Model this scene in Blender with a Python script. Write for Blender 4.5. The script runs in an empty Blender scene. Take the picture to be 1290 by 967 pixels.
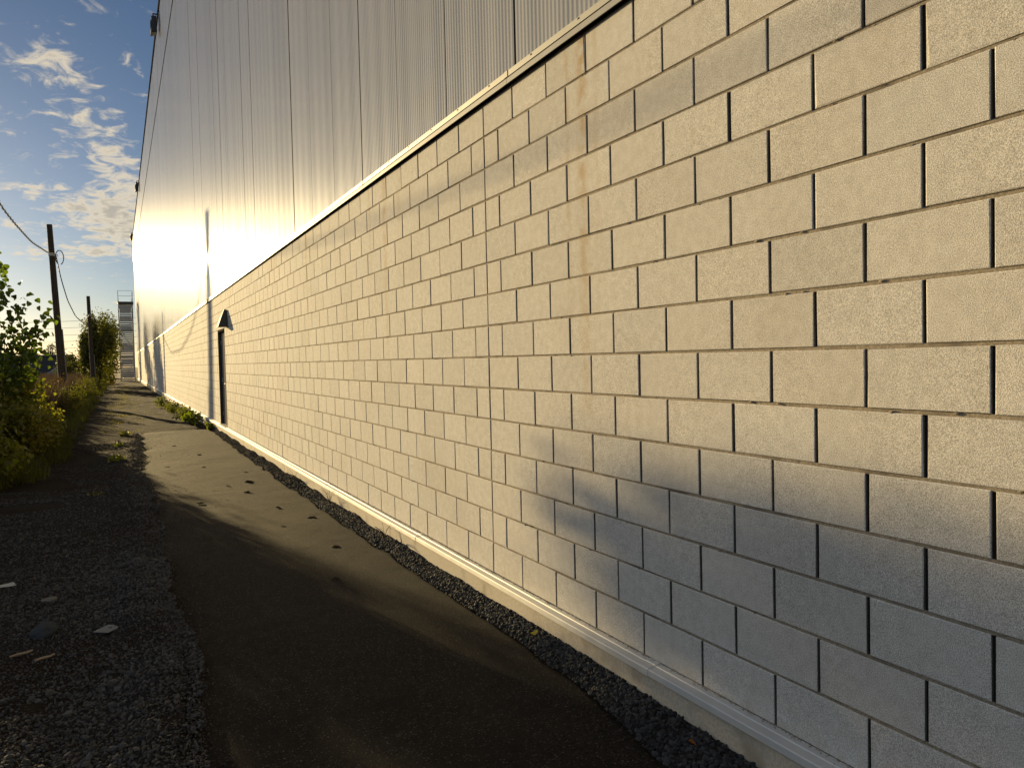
import bpy, bmesh, math, random
import numpy as np
from mathutils import Vector, Matrix

R = math.radians
random.seed(7)
rng = np.random.default_rng(11)
sc = bpy.context.scene
col = sc.collection

# ------------------------------------------------------------------ camera
cam = bpy.data.cameras.new('camera')
co = bpy.data.objects.new('camera', cam)
col.objects.link(co)
sc.camera = co
cam.sensor_width = 36.0
cam.lens = 26.998
cam.clip_start = 0.05
cam.clip_end = 6000
yaw, pit, roll = 0.473352, 0.0334723, -0.0228859
Fv = Vector((math.sin(yaw)*math.cos(pit), math.cos(yaw)*math.cos(pit), -math.sin(pit)))
Rv = Vector((math.cos(yaw), -math.sin(yaw), 0))
Uv = Rv.cross(Fv)
R2 = Rv*math.cos(roll) + Uv*math.sin(roll)
U2 = -Rv*math.sin(roll) + Uv*math.cos(roll)
m3 = Matrix((R2, U2, -Fv)).transposed()
co.matrix_world = Matrix.Translation((-2.16, -4.539, 1.412)) @ m3.to_4x4()

# ------------------------------------------------------------------ sun, sky, exposure
SUN_AZ, SUN_EL = R(-13.4), R(7.3)          # azimuth from +Y (the wall's direction), negative = left of it
SUN_STRENGTH = 5.0
SKY_STRENGTH = 0.05
EXPOSURE = 1.2
sd = Vector((math.sin(SUN_AZ)*math.cos(SUN_EL), math.cos(SUN_AZ)*math.cos(SUN_EL), math.sin(SUN_EL)))
sl = bpy.data.lights.new('sun', 'SUN')
sl.energy = SUN_STRENGTH
sl.angle = R(0.55)
sl.color = (1.0, 0.745, 0.36)
so = bpy.data.objects.new('sun', sl)
col.objects.link(so)
so.rotation_euler = sd.to_track_quat('Z', 'Y').to_euler()
so.location = (-20, 40, 30)

sc.view_settings.view_transform = 'Standard'
sc.view_settings.look = 'None'
sc.view_settings.gamma = 1
sc.view_settings.use_curve_mapping = False
sc.view_settings.exposure = EXPOSURE
sc.render.resolution_x, sc.render.resolution_y = 1024, 767


class NT:
    """small helper for node trees"""
    def __init__(s, tree):
        s.t = tree
        tree.nodes.clear()

    def n(s, typ, ins=None, **kw):
        d = s.t.nodes.new(typ)
        for k, v in kw.items():
            setattr(d, k, v)
        for k, v in (ins or {}).items():
            if hasattr(v, 'is_output'):
                s.t.links.new(v, d.inputs[k])
            else:
                d.inputs[k].default_value = v
        return d

    def m(s, op, a, b=None, c=None, clamp=False):
        d = s.t.nodes.new('ShaderNodeMath')
        d.operation = op
        d.use_clamp = clamp
        for i, v in enumerate((a, b, c)):
            if v is None:
                continue
            if hasattr(v, 'is_output'):
                s.t.links.new(v, d.inputs[i])
            else:
                d.inputs[i].default_value = v
        return d.outputs[0]

    def mix(s, f, a, b, blend='MIX'):
        d = s.t.nodes.new('ShaderNodeMix')
        d.data_type = 'RGBA'
        d.blend_type = blend
        for i, v in ((0, f), (6, a), (7, b)):
            if hasattr(v, 'is_output'):
                s.t.links.new(v, d.inputs[i])
            else:
                d.inputs[i].default_value = v if i == 0 else (tuple(v) + (1,))[:4]
        return d.outputs[2]

    def ramp(s, f, p0, p1):
        d = s.t.nodes.new('ShaderNodeMapRange')
        d.interpolation_type = 'SMOOTHSTEP'
        s.t.links.new(f, d.inputs[0])
        d.inputs[1].default_value, d.inputs[2].default_value = p0, p1
        return d.outputs[0]

    def noise(s, vec, scale, detail=4, rough=0.55, dist=0.0):
        d = s.n('ShaderNodeTexNoise', {'Scale': scale, 'Detail': detail, 'Roughness': rough, 'Distortion': dist})
        s.t.links.new(vec, d.inputs['Vector'])
        return d.outputs['Fac']


world = bpy.data.worlds.new('World')
sc.world = world
world.use_nodes = True
w = NT(world.node_tree)
sky = w.n('ShaderNodeTexSky', sky_type='NISHITA', sun_disc=False)
sky.sun_elevation = SUN_EL
sky.sun_rotation = SUN_AZ
sky.altitude = 1500
sky.air_density = 1.0
sky.dust_density = 1.1
sky.ozone_density = 3.0
tc = w.n('ShaderNodeTexCoord')
dirv = tc.outputs['Generated']
sep = w.n('ShaderNodeSeparateXYZ', {0: dirv})
dx, dy, dz = sep.outputs
az = w.m('MULTIPLY', w.m('ARCTAN2', dx, dy), 57.2958)
el = w.m('MULTIPLY', w.m('ARCSINE', dz), 57.2958)
# cloud sheet coordinates: directions projected on a high plane
zz = w.m('ADD', w.m('MAXIMUM', dz, 0.0), 0.10)
px = w.m('DIVIDE', dx, zz)
py = w.m('DIVIDE', dy, zz)
cv = w.n('ShaderNodeCombineXYZ', {0: px, 1: py, 2: 0.0}).outputs[0]
n_big = w.noise(cv, 1.6, 3, 0.5)
n_det = w.noise(w.n('ShaderNodeMapping', {0: cv, 3: (13.0, 10.5, 1.0), 2: (0, 0, 0.5)}).outputs[0], 1.0, 7, 0.62, 0.6)
def blob(a0, e0, ra, re, amp):
    a = w.m('DIVIDE', w.m('SUBTRACT', az, a0), ra)
    e = w.m('DIVIDE', w.m('SUBTRACT', el, e0), re)
    d = w.m('ADD', w.m('MULTIPLY', a, a), w.m('MULTIPLY', e, e))
    return w.m('MULTIPLY', w.m('EXPONENT', w.m('MULTIPLY', d, -1.0)), amp)
dens = None
for b in ((-2.6, 18.6, 2.4, 1.1, .46), (-2.2, 15.8, 2.2, .8, .34), (-.3, 14.4, 1.7, 1.5, .36), (1.0, 11.2, 2.2, 2.0, .50),
          (-1.6, 10.2, 2.6, 1.1, .52), (-4.4, 11.2, 1.6, .45, .42), (-1.2, 7.5, 2.2, .5, .52), (-5.6, 8.9, 1.6, .35, .38),
          (-4.6, 7.3, .9, .25, .42), (.6, 8.8, 1.8, 1.0, .52),
          (-24, 16, 7, 3, .2), (-75, 34, 32, 24, .55), (-130, 36, 40, 26, .55), (60, 20, 30, 7, .22), (150, 34, 60, 22, .4), (-60, 78, 70, 16, .4)):  # broad banks here lie out of view, added to brighten the shade
    v = blob(*b)
    dens = v if dens is None else w.m('ADD', dens, v)
f = w.m('ADD', w.m('ADD', w.m('MULTIPLY', w.m('SUBTRACT', n_det, .5), 2.0), w.m('MULTIPLY', w.m('SUBTRACT', n_big, .5), 0.5)), dens)
cl = w.ramp(f, 0.13, 0.66)
thick = w.ramp(f, 0.45, .95)
SKYC = sky.outputs[0]
cream = w.mix(thick, (7.6, 6.5, 4.7), (4.4, 3.9, 3.1))
tint = w.mix(1.0, SKYC, (0.55, 0.565, 0.60), 'MULTIPLY')
away = w.ramp(w.m('ABSOLUTE', w.m('ADD', az, 13.0)), 25.0, 70.0)
cream = w.mix(away, cream, (9.2, 9.6, 10.2))  # added clouds far from the sun set bright and cool as shade fill
skyc = w.mix(w.m('MULTIPLY', cl, 0.85), tint, cream)
bg = w.n('ShaderNodeBackground', {0: skyc, 1: SKY_STRENGTH})
wo = w.n('ShaderNodeOutputWorld', {0: bg.outputs[0]})

# ------------------------------------------------------------------ materials
def mat(name, build):
    m = bpy.data.materials.new(name)
    m.use_nodes = True
    t = NT(m.node_tree)
    out = t.n('ShaderNodeOutputMaterial')
    sh = build(t)
    t.t.links.new(sh, out.inputs[0])
    return m

def objco(t):
    return t.n('ShaderNodeNewGeometry').outputs['Position']

def pbsdf(t, colr, rough=0.8, metal=0.0, normal=None, spec=None, drough=0.0):
    ins = {'Base Color': colr if hasattr(colr, 'is_output') else tuple(colr) + (1,), 'Roughness': rough, 'Metallic': metal, 'Diffuse Roughness': drough}
    if normal is not None:
        ins['Normal'] = normal
    if spec is not None:
        ins['Specular IOR Level'] = spec
    return t.n('ShaderNodeBsdfPrincipled', ins).outputs[0]

def bump(t, h, strength, dist):
    return t.n('ShaderNodeBump', {'Height': h, 'Strength': strength, 'Distance': dist}).outputs[0]

def attr(t, name='tone'):
    return t.n('ShaderNodeAttribute', attribute_name=name).outputs['Color']

def m_block(t):
    p = objco(t)
    s = t.n('ShaderNodeSeparateXYZ', {0: p})
    X, Y, Z = s.outputs
    sp = t.noise(p, 330, 3, 0.6)
    mid = t.noise(p, 22, 4, 0.6)
    big = t.noise(p, 1.3, 4, 0.55)
    c = t.mix(t.ramp(sp, .36, .64), (.33, .316, .287), (.71, .68, .622))
    c = t.mix(t.ramp(mid, .3, .7), c, t.mix(1.0, c, (.88, .87, .86), 'MULTIPLY'))
    c = t.mix(t.ramp(big, .45, .75), c, t.mix(1.0, c, (.92, .91, .90), 'MULTIPLY'))
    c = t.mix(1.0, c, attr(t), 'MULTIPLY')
    # rusty water streaks running down from the flashing
    wob = t.m('MULTIPLY', t.m('SUBTRACT', t.noise(p, 3.0, 3), .5), .05)
    st = None
    for y0, wd, amp, zlen in ((-1.17, .045, .85, 2.6), (-1.03, .022, .6, 1.8), (-1.30, .03, .3, 1.9), (2.10, .05, .7, 2.2), (2.55, .025, .5, 1.2), (1.7, .06, .3, 1.3), (5.3, .08, .45, 1.8), (7.5, .08, .4, 1.6), (-2.9, .04, .2, 1.0)):
        a = t.m('DIVIDE', t.m('SUBTRACT', t.m('ADD', Y, wob), y0), wd)
        g = t.m('EXPONENT', t.m('MULTIPLY', t.m('MULTIPLY', a, a), -1.0))
        fade = t.n('ShaderNodeMapRange', {0: Z, 1: 3.05 - zlen, 2: 3.05}).outputs[0]
        g = t.m('MULTIPLY', t.m('MULTIPLY', g, amp), fade)
        st = g if st is None else t.m('ADD', st, g)
    st = t.m('MULTIPLY', st, t.ramp(t.noise(p, 9, 3), .3, .6), clamp=True)
    c = t.mix(st, c, (.36, .245, .115))
    # pale splash zone and efflorescence low on the wall
    low = t.m('MULTIPLY', t.n('ShaderNodeMapRange', {0: Z, 1: .16, 2: .0}).outputs[0], t.ramp(t.noise(p, 14, 4), .4, .7))
    c = t.mix(t.m('MULTIPLY', low, .45), c, (.42, .36, .27))
    pit = t.n('ShaderNodeTexVoronoi', {'Vector': p, 'Scale': 250}).outputs['Distance']
    h = t.m('ADD', t.m('MULTIPLY', sp, .7), t.m('MULTIPLY', t.ramp(pit, .0, .35), .5))
    h = t.m('ADD', h, t.m('MULTIPLY', t.noise(p, 110, 3), .3))
    pore = t.m('MULTIPLY', t.ramp(t.noise(p, 130, 2, .5), .66, .72), .55)
    c = t.mix(pore, c, (.15, .135, .11))
    return pbsdf(t, c, .92, 0, bump(t, h, .6, .0018), .08, 0.0)

def m_mortar(t):
    p = objco(t)
    c = t.mix(t.ramp(t.noise(p, 120, 3), .3, .7), (.19, .16, .12), (.31, .265, .20))
    c = t.mix(t.ramp(t.noise(p, 4, 3), .5, .7), c, (.14, .12, .092))
    return pbsdf(t, c, .95, 0, bump(t, t.noise(p, 150, 4), .35, .002), .05, 0.0)

def m_joint(t):
    return pbsdf(t, (.02, .018, .016), .95, 0, None, .1)

def m_cladding(t):
    p = objco(t)
    s = t.n('ShaderNodeMapping', {0: p, 3: (1, 3.0, .12)}).outputs[0]
    n1 = t.noise(s, 2.0, 4, .6)
    c = t.mix(n1, (.27, .275, .285), (.33, .33, .335))
    c = t.mix(1.0, c, attr(t), 'MULTIPLY')
    r = t.m('ADD', t.m('MULTIPLY', n1, .08), .36)
    return t.n('ShaderNodeBsdfPrincipled', {'Base Color': c, 'Roughness': r, 'Metallic': .06, 'Specular IOR Level': 0.0,
               'Coat Weight': .75, 'Coat Roughness': .055, 'Coat IOR': 1.6}).outputs[0]

def m_trim(base, rough, metal):
    def b(t):
        p = objco(t)
        n1 = t.noise(p, 6, 5, .65)
        c = t.mix(n1, [v*.85 for v in base], [v*1.12 for v in base])
        sp = t.ramp(t.noise(p, 45, 4, .7), .66, .74)
        c = t.mix(t.m('MULTIPLY', sp, .5), c, [v*.45 for v in base])
        return pbsdf(t, c, t.m('ADD', t.m('MULTIPLY', n1, .2), rough), metal)
    return b

def m_concrete(t):
    p = objco(t)
    c = t.mix(t.ramp(t.noise(p, 80, 3), .3, .7), (.34, .30, .235), (.46, .41, .33))
    c = t.mix(t.ramp(t.noise(p, 5, 5, .65), .5, .72), c, (.27, .235, .18))
    return pbsdf(t, c, .95, 0, bump(t, t.noise(p, 130, 4), .6, .003), .2)

def m_asphalt(t):
    p = objco(t)
    fine = t.noise(p, 105, 4, .75)
    big = t.noise(p, 1.1, 5, .6)
    mid = t.noise(p, 7, 5, .65, .3)
    c = t.mix(t.ramp(fine, .35, .68), (.005, .004, .0033), (.031, .0235, .017))
    dust = t.m('MULTIPLY', t.ramp(big, .42, .68), t.ramp(mid, .35, .65))
    c = t.mix(t.m('MULTIPLY', dust, .6), c, (.027, .0205, .0145))
    vor = t.n('ShaderNodeTexVoronoi', {'Vector': p, 'Scale': 95}).outputs['Distance']
    ag = t.n('ShaderNodeTexVoronoi', {'Vector': p, 'Scale': 75})
    agr = t.n('ShaderNodeSeparateXYZ', {0: ag.outputs['Color']}).outputs[0]
    chip = t.m('MULTIPLY', t.ramp(agr, .66, .72), t.ramp(ag.outputs['Distance'], .38, .25))
    c = t.mix(t.m('MULTIPLY', chip, .6), c, (.11, .095, .075))
    c = t.mix(t.m('MULTIPLY', t.ramp(t.noise(p, 2.6, 6, .7, .8), .52, .66), .55), c, (.010, .008, .007))
    h = t.m('ADD', t.m('MULTIPLY', t.ramp(vor, 0, .5), .7), fine)
    return pbsdf(t, c, .86, 0, bump(t, t.m('ADD', h, t.m('MULTIPLY', mid, 1.5)), .8, .006), .08, 1.0)

def m_gravel(t):
    p = objco(t)
    v = t.n('ShaderNodeTexVoronoi', {'Vector': p, 'Scale': 48})
    fine = t.noise(p, 90, 4, .7)
    big = t.noise(p, .9, 5, .6)
    c = t.mix(t.ramp(fine, .3, .7), (.014, .0125, .0115), (.038, .034, .030))
    c = t.mix(t.ramp(big, .42, .66), c, t.mix(1.0, c, (1.05, .82, .62), 'MULTIPLY'))
    spk = t.ramp(t.noise(p, 30, 2), .72, .76)
    c = t.mix(t.m('MULTIPLY', spk, .5), c, (.10, .09, .075))
    h = t.m('ADD', t.m('MULTIPLY', v.outputs['Distance'], -1.2), fine)
    return pbsdf(t, c, .92, 0, bump(t, h, .9, .014), .03, 1.0)

def m_field(t):
    p = objco(t)
    c = t.mix(t.ramp(t.noise(p, .35, 6, .65), .35, .65), (.052, .055, .022), (.105, .085, .045))
    return pbsdf(t, c, .95, 0, bump(t, t.noise(p, 12, 5, .7), 1.0, .08), .1)

def m_stone(t):
    p = objco(t)
    c = t.mix(1.0, attr(t), t.mix(t.noise(p, 140, 3), (.75, .75, .75), (1.2, 1.2, 1.2)), 'MULTIPLY')
    return pbsdf(t, c, .82, 0, bump(t, t.noise(p, 220, 3), .4, .002), .15, .8)

def m_leaf(trans, rough=.5):
    def b(t):
        c = attr(t)
        d = pbsdf(t, c, rough, 0, None, .35)
        tl = t.n('ShaderNodeBsdfTranslucent', {'Color': t.mix(1.0, c, (2.0, 2.2, .6), 'MULTIPLY')}).outputs[0]
        return t.n('ShaderNodeMixShader', {0: trans, 1: d, 2: tl}).outputs[0]
    return b

def m_wood(c0, c1, grain=(40, 40, 1.5)):
    def b(t):
        p = t.n('ShaderNodeTexCoord').outputs['Object']
        s = t.n('ShaderNodeMapping', {0: p, 3: grain}).outputs[0]
        n1 = t.noise(s, 1.0, 5, .65)
        c = t.mix(t.ramp(n1, .3, .7), c0, c1)
        return pbsdf(t, c, .9, 0, bump(t, n1, .6, .01), .15)
    return b

def m_flat(c, rough=.7, metal=0.0, var=.15):
    def b(t):
        n1 = t.noise(objco(t), 8, 5, .65)
        return pbsdf(t, t.mix(n1, [v*(1-var) for v in c], [v*(1+var) for v in c]), rough, metal, None, .5 if rough < .78 else 0.0)
    return b

M = {}
M['block'] = mat('split-face concrete block', m_block)
M['mortar'] = mat('mortar', m_mortar)
M['joint'] = mat('raked joint', m_joint)
M['cladding'] = mat('ribbed metal cladding', m_cladding)
M['trim'] = mat('galvanised trim', m_trim((.25, .248, .24), .5, .3))
M['sill'] = mat('weathered sill flashing', m_trim((.56, .545, .51), .42, .35))
M['coping'] = mat('dark coping', m_flat((.035, .036, .038), .9, 0))
M['seam'] = mat('panel seam', m_flat((.055, .055, .058), .8))
M['concrete'] = mat('concrete plinth', m_concrete)
M['asphalt'] = mat('asphalt', m_asphalt)
M['gravel'] = mat('gravel', m_gravel)
M['field'] = mat('field soil', m_field)
M['stone'] = mat('crushed stone', m_stone)
M['leaf'] = mat('leaf', m_leaf(.38))
M['dryleaf'] = mat('dry grass', m_leaf(.35, .8))
M['reed'] = mat('reed', m_leaf(.06, .9))
M['farleaf'] = mat('tree leaf', m_leaf(.25, .6))
M['stem'] = mat('stem', m_wood((.045, .036, .024), (.09, .07, .045)))
M['bark'] = mat('bark', m_wood((.035, .028, .02), (.085, .068, .05), (14, 14, 3)))
M['pole'] = mat('weathered pole timber', m_wood((.030, .025, .019), (.085, .072, .056), (60, 60, 1.2)))
M['steel'] = mat('galvanised steel', m_trim((.40, .40, .40), .4, .6))
M['darksteel'] = mat('dark steel', m_flat((.055, .055, .058), .5, .4))
M['door'] = mat('grey painted door', m_flat((.20, .185, .16), .85, 0, .06))
M['frame'] = mat('dark door frame', m_flat((.07, .065, .058), .85, 0, .1))
M['lamp'] = mat('dark bronze lamp', m_flat((.05, .045, .04), .75, 0))
M['lens'] = mat('frosted lens', m_flat((.55, .53, .48), .3))
M['cable'] = mat('cable jacket', m_flat((.10, .09, .08), .6))
M['rope'] = mat('pale braided cable', m_flat((.30, .27, .22), .7))
M['paper'] = mat('scuffed card', m_flat((.17, .17, .17), .8, 0, .3))
M['twig'] = mat('pale wood', m_flat((.30, .23, .15), .85, 0, .3))
M['roofdark'] = mat('far dark cladding', m_flat((.035, .04, .048), .6, 0, .2))
M['farwall'] = mat('far concrete', m_flat((.20, .19, .17), .8))
M['glass'] = mat('dark window', m_flat((.03, .035, .04), .2))
M['roofing'] = mat('roof membrane', m_flat((.16, .155, .15), .9))
M['clod'] = mat('dirt clods', m_flat((.03, .024, .018), .95, 0, .4))

# ------------------------------------------------------------------ mesh helpers
def link(name, me, m, parent=None):
    o = bpy.data.objects.new(name, me)
    col.objects.link(o)
    if m is not None:
        me.materials.append(m)
    if parent is not None:
        o.parent = parent
    return o

def fast_mesh(name, verts, loops, sizes, tone=None, smooth=False):
    """verts Nx3, loops flat vertex indices, sizes face sizes, tone per-face rgb"""
    me = bpy.data.meshes.new(name)
    verts = np.asarray(verts, np.float32)
    loops = np.asarray(loops, np.int32).ravel()
    sizes = np.asarray(sizes, np.int32)
    me.vertices.add(len(verts))
    me.vertices.foreach_set('co', verts.ravel())
    me.loops.add(len(loops))
    me.loops.foreach_set('vertex_index', loops)
    me.polygons.add(len(sizes))
    st = np.concatenate([[0], np.cumsum(sizes)[:-1]]).astype(np.int32)
    me.polygons.foreach_set('loop_start', st)
    me.polygons.foreach_set('loop_total', sizes)
    me.polygons.foreach_set('use_smooth', np.full(len(sizes), bool(smooth)))
    me.update(calc_edges=True)
    if tone is not None:
        a = me.color_attributes.new('tone', 'FLOAT_COLOR', 'CORNER')
        t = np.ones((len(loops), 4), np.float32)
        t[:, :3] = np.repeat(np.asarray(tone, np.float32), sizes, axis=0)
        a.data.foreach_set('color', t.ravel())
    me.validate()
    return me

class MB:
    """collects boxes, prisms, tubes for ONE mesh object"""
    def __init__(s):
        s.v, s.f = [], []

    def add(s, v, f):
        b = len(s.v)
        s.v += [tuple(q) for q in v]
        s.f += [tuple(i + b for i in q) for q in f]
        return s

    def box(s, x0, x1, y0, y1, z0, z1):
        v = [(x, y, z) for x in (x0, x1) for y in (y0, y1) for z in (z0, z1)]
        return s.add(v, [(0, 1, 3, 2), (4, 6, 7, 5), (0, 4, 5, 1), (2, 3, 7, 6), (0, 2, 6, 4), (1, 5, 7, 3)])

    def bar(s, a, b, wx, wz):
        """rectangular bar between two points"""
        a, b = Vector(a), Vector(b)
        d = (b - a).normalized()
        u = d.cross(Vector((0, 0, 1)))
        if u.length < 1e-3:
            u = Vector((1, 0, 0))
        u.normalize()
        n = u.cross(d)
        v = [p + u*i*wx/2 + n*j*wz/2 for p in (a, b) for i, j in ((-1, -1), (1, -1), (1, 1), (-1, 1))]
        return s.add(v, [(0, 1, 2, 3), (7, 6, 5, 4), (0, 4, 5, 1), (1, 5, 6, 2), (2, 6, 7, 3), (3, 7, 4, 0)])

    def tube(s, pts, rad, n=6, cap=True):
        pts = [Vector(p) for p in pts]
        if not hasattr(rad, '__len__'):
            rad = [rad]*len(pts)
        vs, fs = [], []
        ref = Vector((0.31, 0.17, 0.93))
        for i, p in enumerate(pts):
            d = (pts[min(i+1, len(pts)-1)] - pts[max(i-1, 0)]).normalized()
            u = d.cross(ref)
            if u.length < .05:
                u = d.cross(Vector((1, 0, 0)))
            u.normalize()
            q = d.cross(u)
            for k in range(n):
                a = 2*math.pi*k/n
                vs.append(p + (u*math.cos(a) + q*math.sin(a))*rad[i])
        for i in range(len(pts)-1):
            for k in range(n):
                k2 = (k+1) % n
                fs.append((i*n+k, i*n+k2, (i+1)*n+k2, (i+1)*n+k))
        if cap:
            fs.append(tuple(range(n-1, -1, -1)))
            fs.append(tuple((len(pts)-1)*n + k for k in range(n)))
        return s.add(vs, fs)

    def extrude_y(s, prof, y0, y1, closed=True):
        """profile of (x, z) points swept along y"""
        n = len(prof)
        v = [(x, y0, z) for x, z in prof] + [(x, y1, z) for x, z in prof]
        f = [(i, (i+1) % n, n+(i+1) % n, n+i) for i in range(n if closed else n-1)]
        if closed:
            f += [tuple(range(n-1, -1, -1)), tuple(range(n, 2*n))]
        return s.add(v, f)

    def build(s, name, m, parent=None, smooth=False, bevel=0, loc=None):
        me = bpy.data.meshes.new(name)
        me.from_pydata(s.v, [], s.f)
        bm = bmesh.new()
        bm.from_mesh(me)
        bmesh.ops.recalc_face_normals(bm, faces=bm.faces)
        if bevel:
            bmesh.ops.bevel(bm, geom=list(bm.edges), offset=bevel, segments=2, affect='EDGES', clamp_overlap=True)
        bm.to_mesh(me)
        bm.free()
        if smooth:
            me.polygons.foreach_set('use_smooth', np.ones(len(me.polygons), bool))
        return link(name, me, m, parent)

def tag(o, label=None, cat=None, group=None, kind=None):
    for k, v in (('label', label), ('category', cat), ('group', group), ('kind', kind)):
        if v:
            o[k] = v
    return o

def empty(name, loc=(0, 0, 0), rz=0):
    o = bpy.data.objects.new(name, None)
    o.empty_display_size = .3
    o.location = loc
    o.rotation_euler.z = rz
    col.objects.link(o)
    return o

def children_of(o):
    return [c for c in bpy.data.objects if c.parent == o]

def copy_tree(o, parent=None):
    c = o.copy()
    col.objects.link(c)
    if parent is not None:
        c.parent = parent
    for ch in children_of(o):
        copy_tree(ch, c)
    return c

def vnoise(x, y, seed=0):
    """cheap smooth value noise, vectorised"""
    x = np.asarray(x, float); y = np.asarray(y, float)
    xi, yi = np.floor(x), np.floor(y)
    fx, fy = x-xi, y-yi
    fx, fy = fx*fx*(3-2*fx), fy*fy*(3-2*fy)
    def h(a, b):
        q = np.sin(a*127.1 + b*311.7 + seed*74.7)*43758.5453
        return q - np.floor(q)
    return (h(xi, yi)*(1-fx)+h(xi+1, yi)*fx)*(1-fy) + (h(xi, yi+1)*(1-fx)+h(xi+1, yi+1)*fx)*fy

# ------------------------------------------------------------------ ground
def edge_left(y):      # left edge of the asphalt strip
    y = np.asarray(y, float)
    return np.interp(y, [-9, -1.2, .1, 1.3, 3.4, 8, 16.5], [-1.93, -1.89, -1.84, -1.89, -1.875, -1.855, -1.76]) \
        + (vnoise(y*2.2, 3, 1)-.5)*.09 + (vnoise(y*8, 5, 2)-.5)*.05
def edge_right(y):
    y = np.asarray(y, float)
    return np.interp(y, [-9, -2.1, -1.8, -.75, .9, 4.2, 10, 16], [-.30, -.27, -.22, -.15, -.155, -.195, -.20, -.13]) + (vnoise(y*3, 9, 4)-.5)*.05

ZA = -.22              # asphalt level
YB = 16.45             # far edge of the asphalt
def z_gravel(x, y):
    x = np.asarray(x, float); y = np.asarray(y, float)
    z = -.225 + (vnoise(x*1.1, y*1.1, 5)-.5)*.05 + (vnoise(x*4, y*4, 6)-.5)*.022 + (vnoise(x*13, y*13, 7)-.5)*.012
    e = edge_left(y)
    nearfade = np.clip((YB - y)/3.0, 0, 1)
    ridge = .075*np.exp(-((x-(e-.16))/.17)**2)*(.35+.65*np.clip((9-y)/8, 0, 1))*nearfade
    z = z + ridge
    drop = np.clip((x - (e-.05))/.06, 0, 1)*.10*(y < YB)
    z = z - drop
    # far path behind the asphalt: a shallow rise and wheel ruts
    far = np.clip((y-YB)/4, 0, 1)
    z = z + far*(-.012 + .02*np.sin(x*2.6+.4)) 
    return z

def grid(name, xs, ys, zf, m):
    X, Y = np.meshgrid(xs, ys)
    Z = zf(X, Y)
    nx, ny = len(xs), len(ys)
    v = np.c_[X.ravel(), Y.ravel(), Z.ravel()]
    i = (np.arange(ny-1)[:, None]*nx + np.arange(nx-1)[None, :]).ravel()
    lo = np.c_[i, i+1, i+nx+1, i+nx]
    return link(name, fast_mesh(name, v, lo, np.full(len(i), 4), smooth=True), m)

g = MB().add([(-3000, -600, -.45), (3000, -600, -.45), (3000, 5000, -.45), (-3000, 5000, -.45)], [(0, 1, 2, 3)])
tag(g.build('ground', M['field']), kind='structure')
ys_n = np.concatenate([np.arange(-6.5, 6, .05), np.arange(6, 18, .1), np.arange(18, 60, .4), np.arange(60, 125, 1.0)])
tag(grid('gravel_verge', np.arange(-6.2, -.06, .05), ys_n, z_gravel, M['gravel']), kind='structure')
tag(grid('field', np.concatenate([np.arange(-120, -20, 8.0), np.arange(-20, -6.0, .7), [-6.1]]), np.arange(-10, 320, 2.0),
         lambda x, y: -.27 + (vnoise(x*.4, y*.4, 8)-.5)*.15 + (vnoise(x*.05, y*.05, 3)-.5)*.2, M['field']), kind='structure')
# asphalt strip: edges follow the wavy outline
ya = np.concatenate([np.arange(-6.5, 6, .04), np.arange(6, YB, .08), [YB]])
tt = np.linspace(0, 1, 48)
el_, er_ = edge_left(ya)-.03, edge_right(ya)
XA = el_[:, None]*(1-tt) + (er_+.0)[:, None]*tt
YA = np.repeat(ya[:, None], len(tt), 1)
YA[-1] = YB + (vnoise(XA[-1]*5, 2, 3)-.5)*.12
ZAa = ZA + (vnoise(XA*1.5, YA*1.2, 12)-.5)*.018 + (vnoise(XA*6, YA*6, 13)-.5)*.004
nx = len(tt)
i = (np.arange(len(ya)-1)[:, None]*nx + np.arange(nx-1)[None, :]).ravel()
V = np.c_[XA.ravel(), YA.ravel(), ZAa.ravel()]
LO = np.c_[i, i+1, i+nx+1, i+nx]
# skirts so that the strip has thickness on every side
nv = len(V)
rim = np.concatenate([np.arange(len(ya))*nx, (len(ya)-1)*nx+np.arange(1, nx), (np.arange(len(ya))*nx+nx-1)[::-1][1:]])
RV = V[rim].copy(); RV[:, 2] -= .09
k = np.arange(len(rim)-1)
LO2 = np.c_[rim[k], rim[k+1], nv+k+1, nv+k]
V = np.vstack([V, RV]); LO = np.vstack([LO, LO2])
tag(link('asphalt_path', fast_mesh('asphalt_path', V, LO, np.full(len(LO), 4), smooth=True), M['asphalt']), kind='structure')
# bed of the stone strip between asphalt and plinth
ys_s = np.arange(-6.5, YB, .06)
ts = np.linspace(0, 1, 8)
XS = (edge_right(ys_s)-.03)[:, None]*(1-ts) + (-.05)*ts
YS = np.repeat(ys_s[:, None], 8, 1)
def z_strip(x, y):
    e = edge_right(y)
    q = np.clip((x-e)/np.maximum(-.06-e, .03), 0, 1)
    return -.245 + .10*np.sqrt(q) + (vnoise(np.asarray(y)*2.3, 4, 21)-.5)*.05*q
ZS = z_strip(XS, YS)
i = (np.arange(len(ys_s)-1)[:, None]*8 + np.arange(7)[None, :]).ravel()
tag(link('stone_strip_bed', fast_mesh('stone_strip_bed', np.c_[XS.ravel(), YS.ravel(), ZS.ravel()], np.c_[i, i+1, i+9, i+8], np.full(len(i), 4)), M['gravel']), kind='structure')

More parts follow.
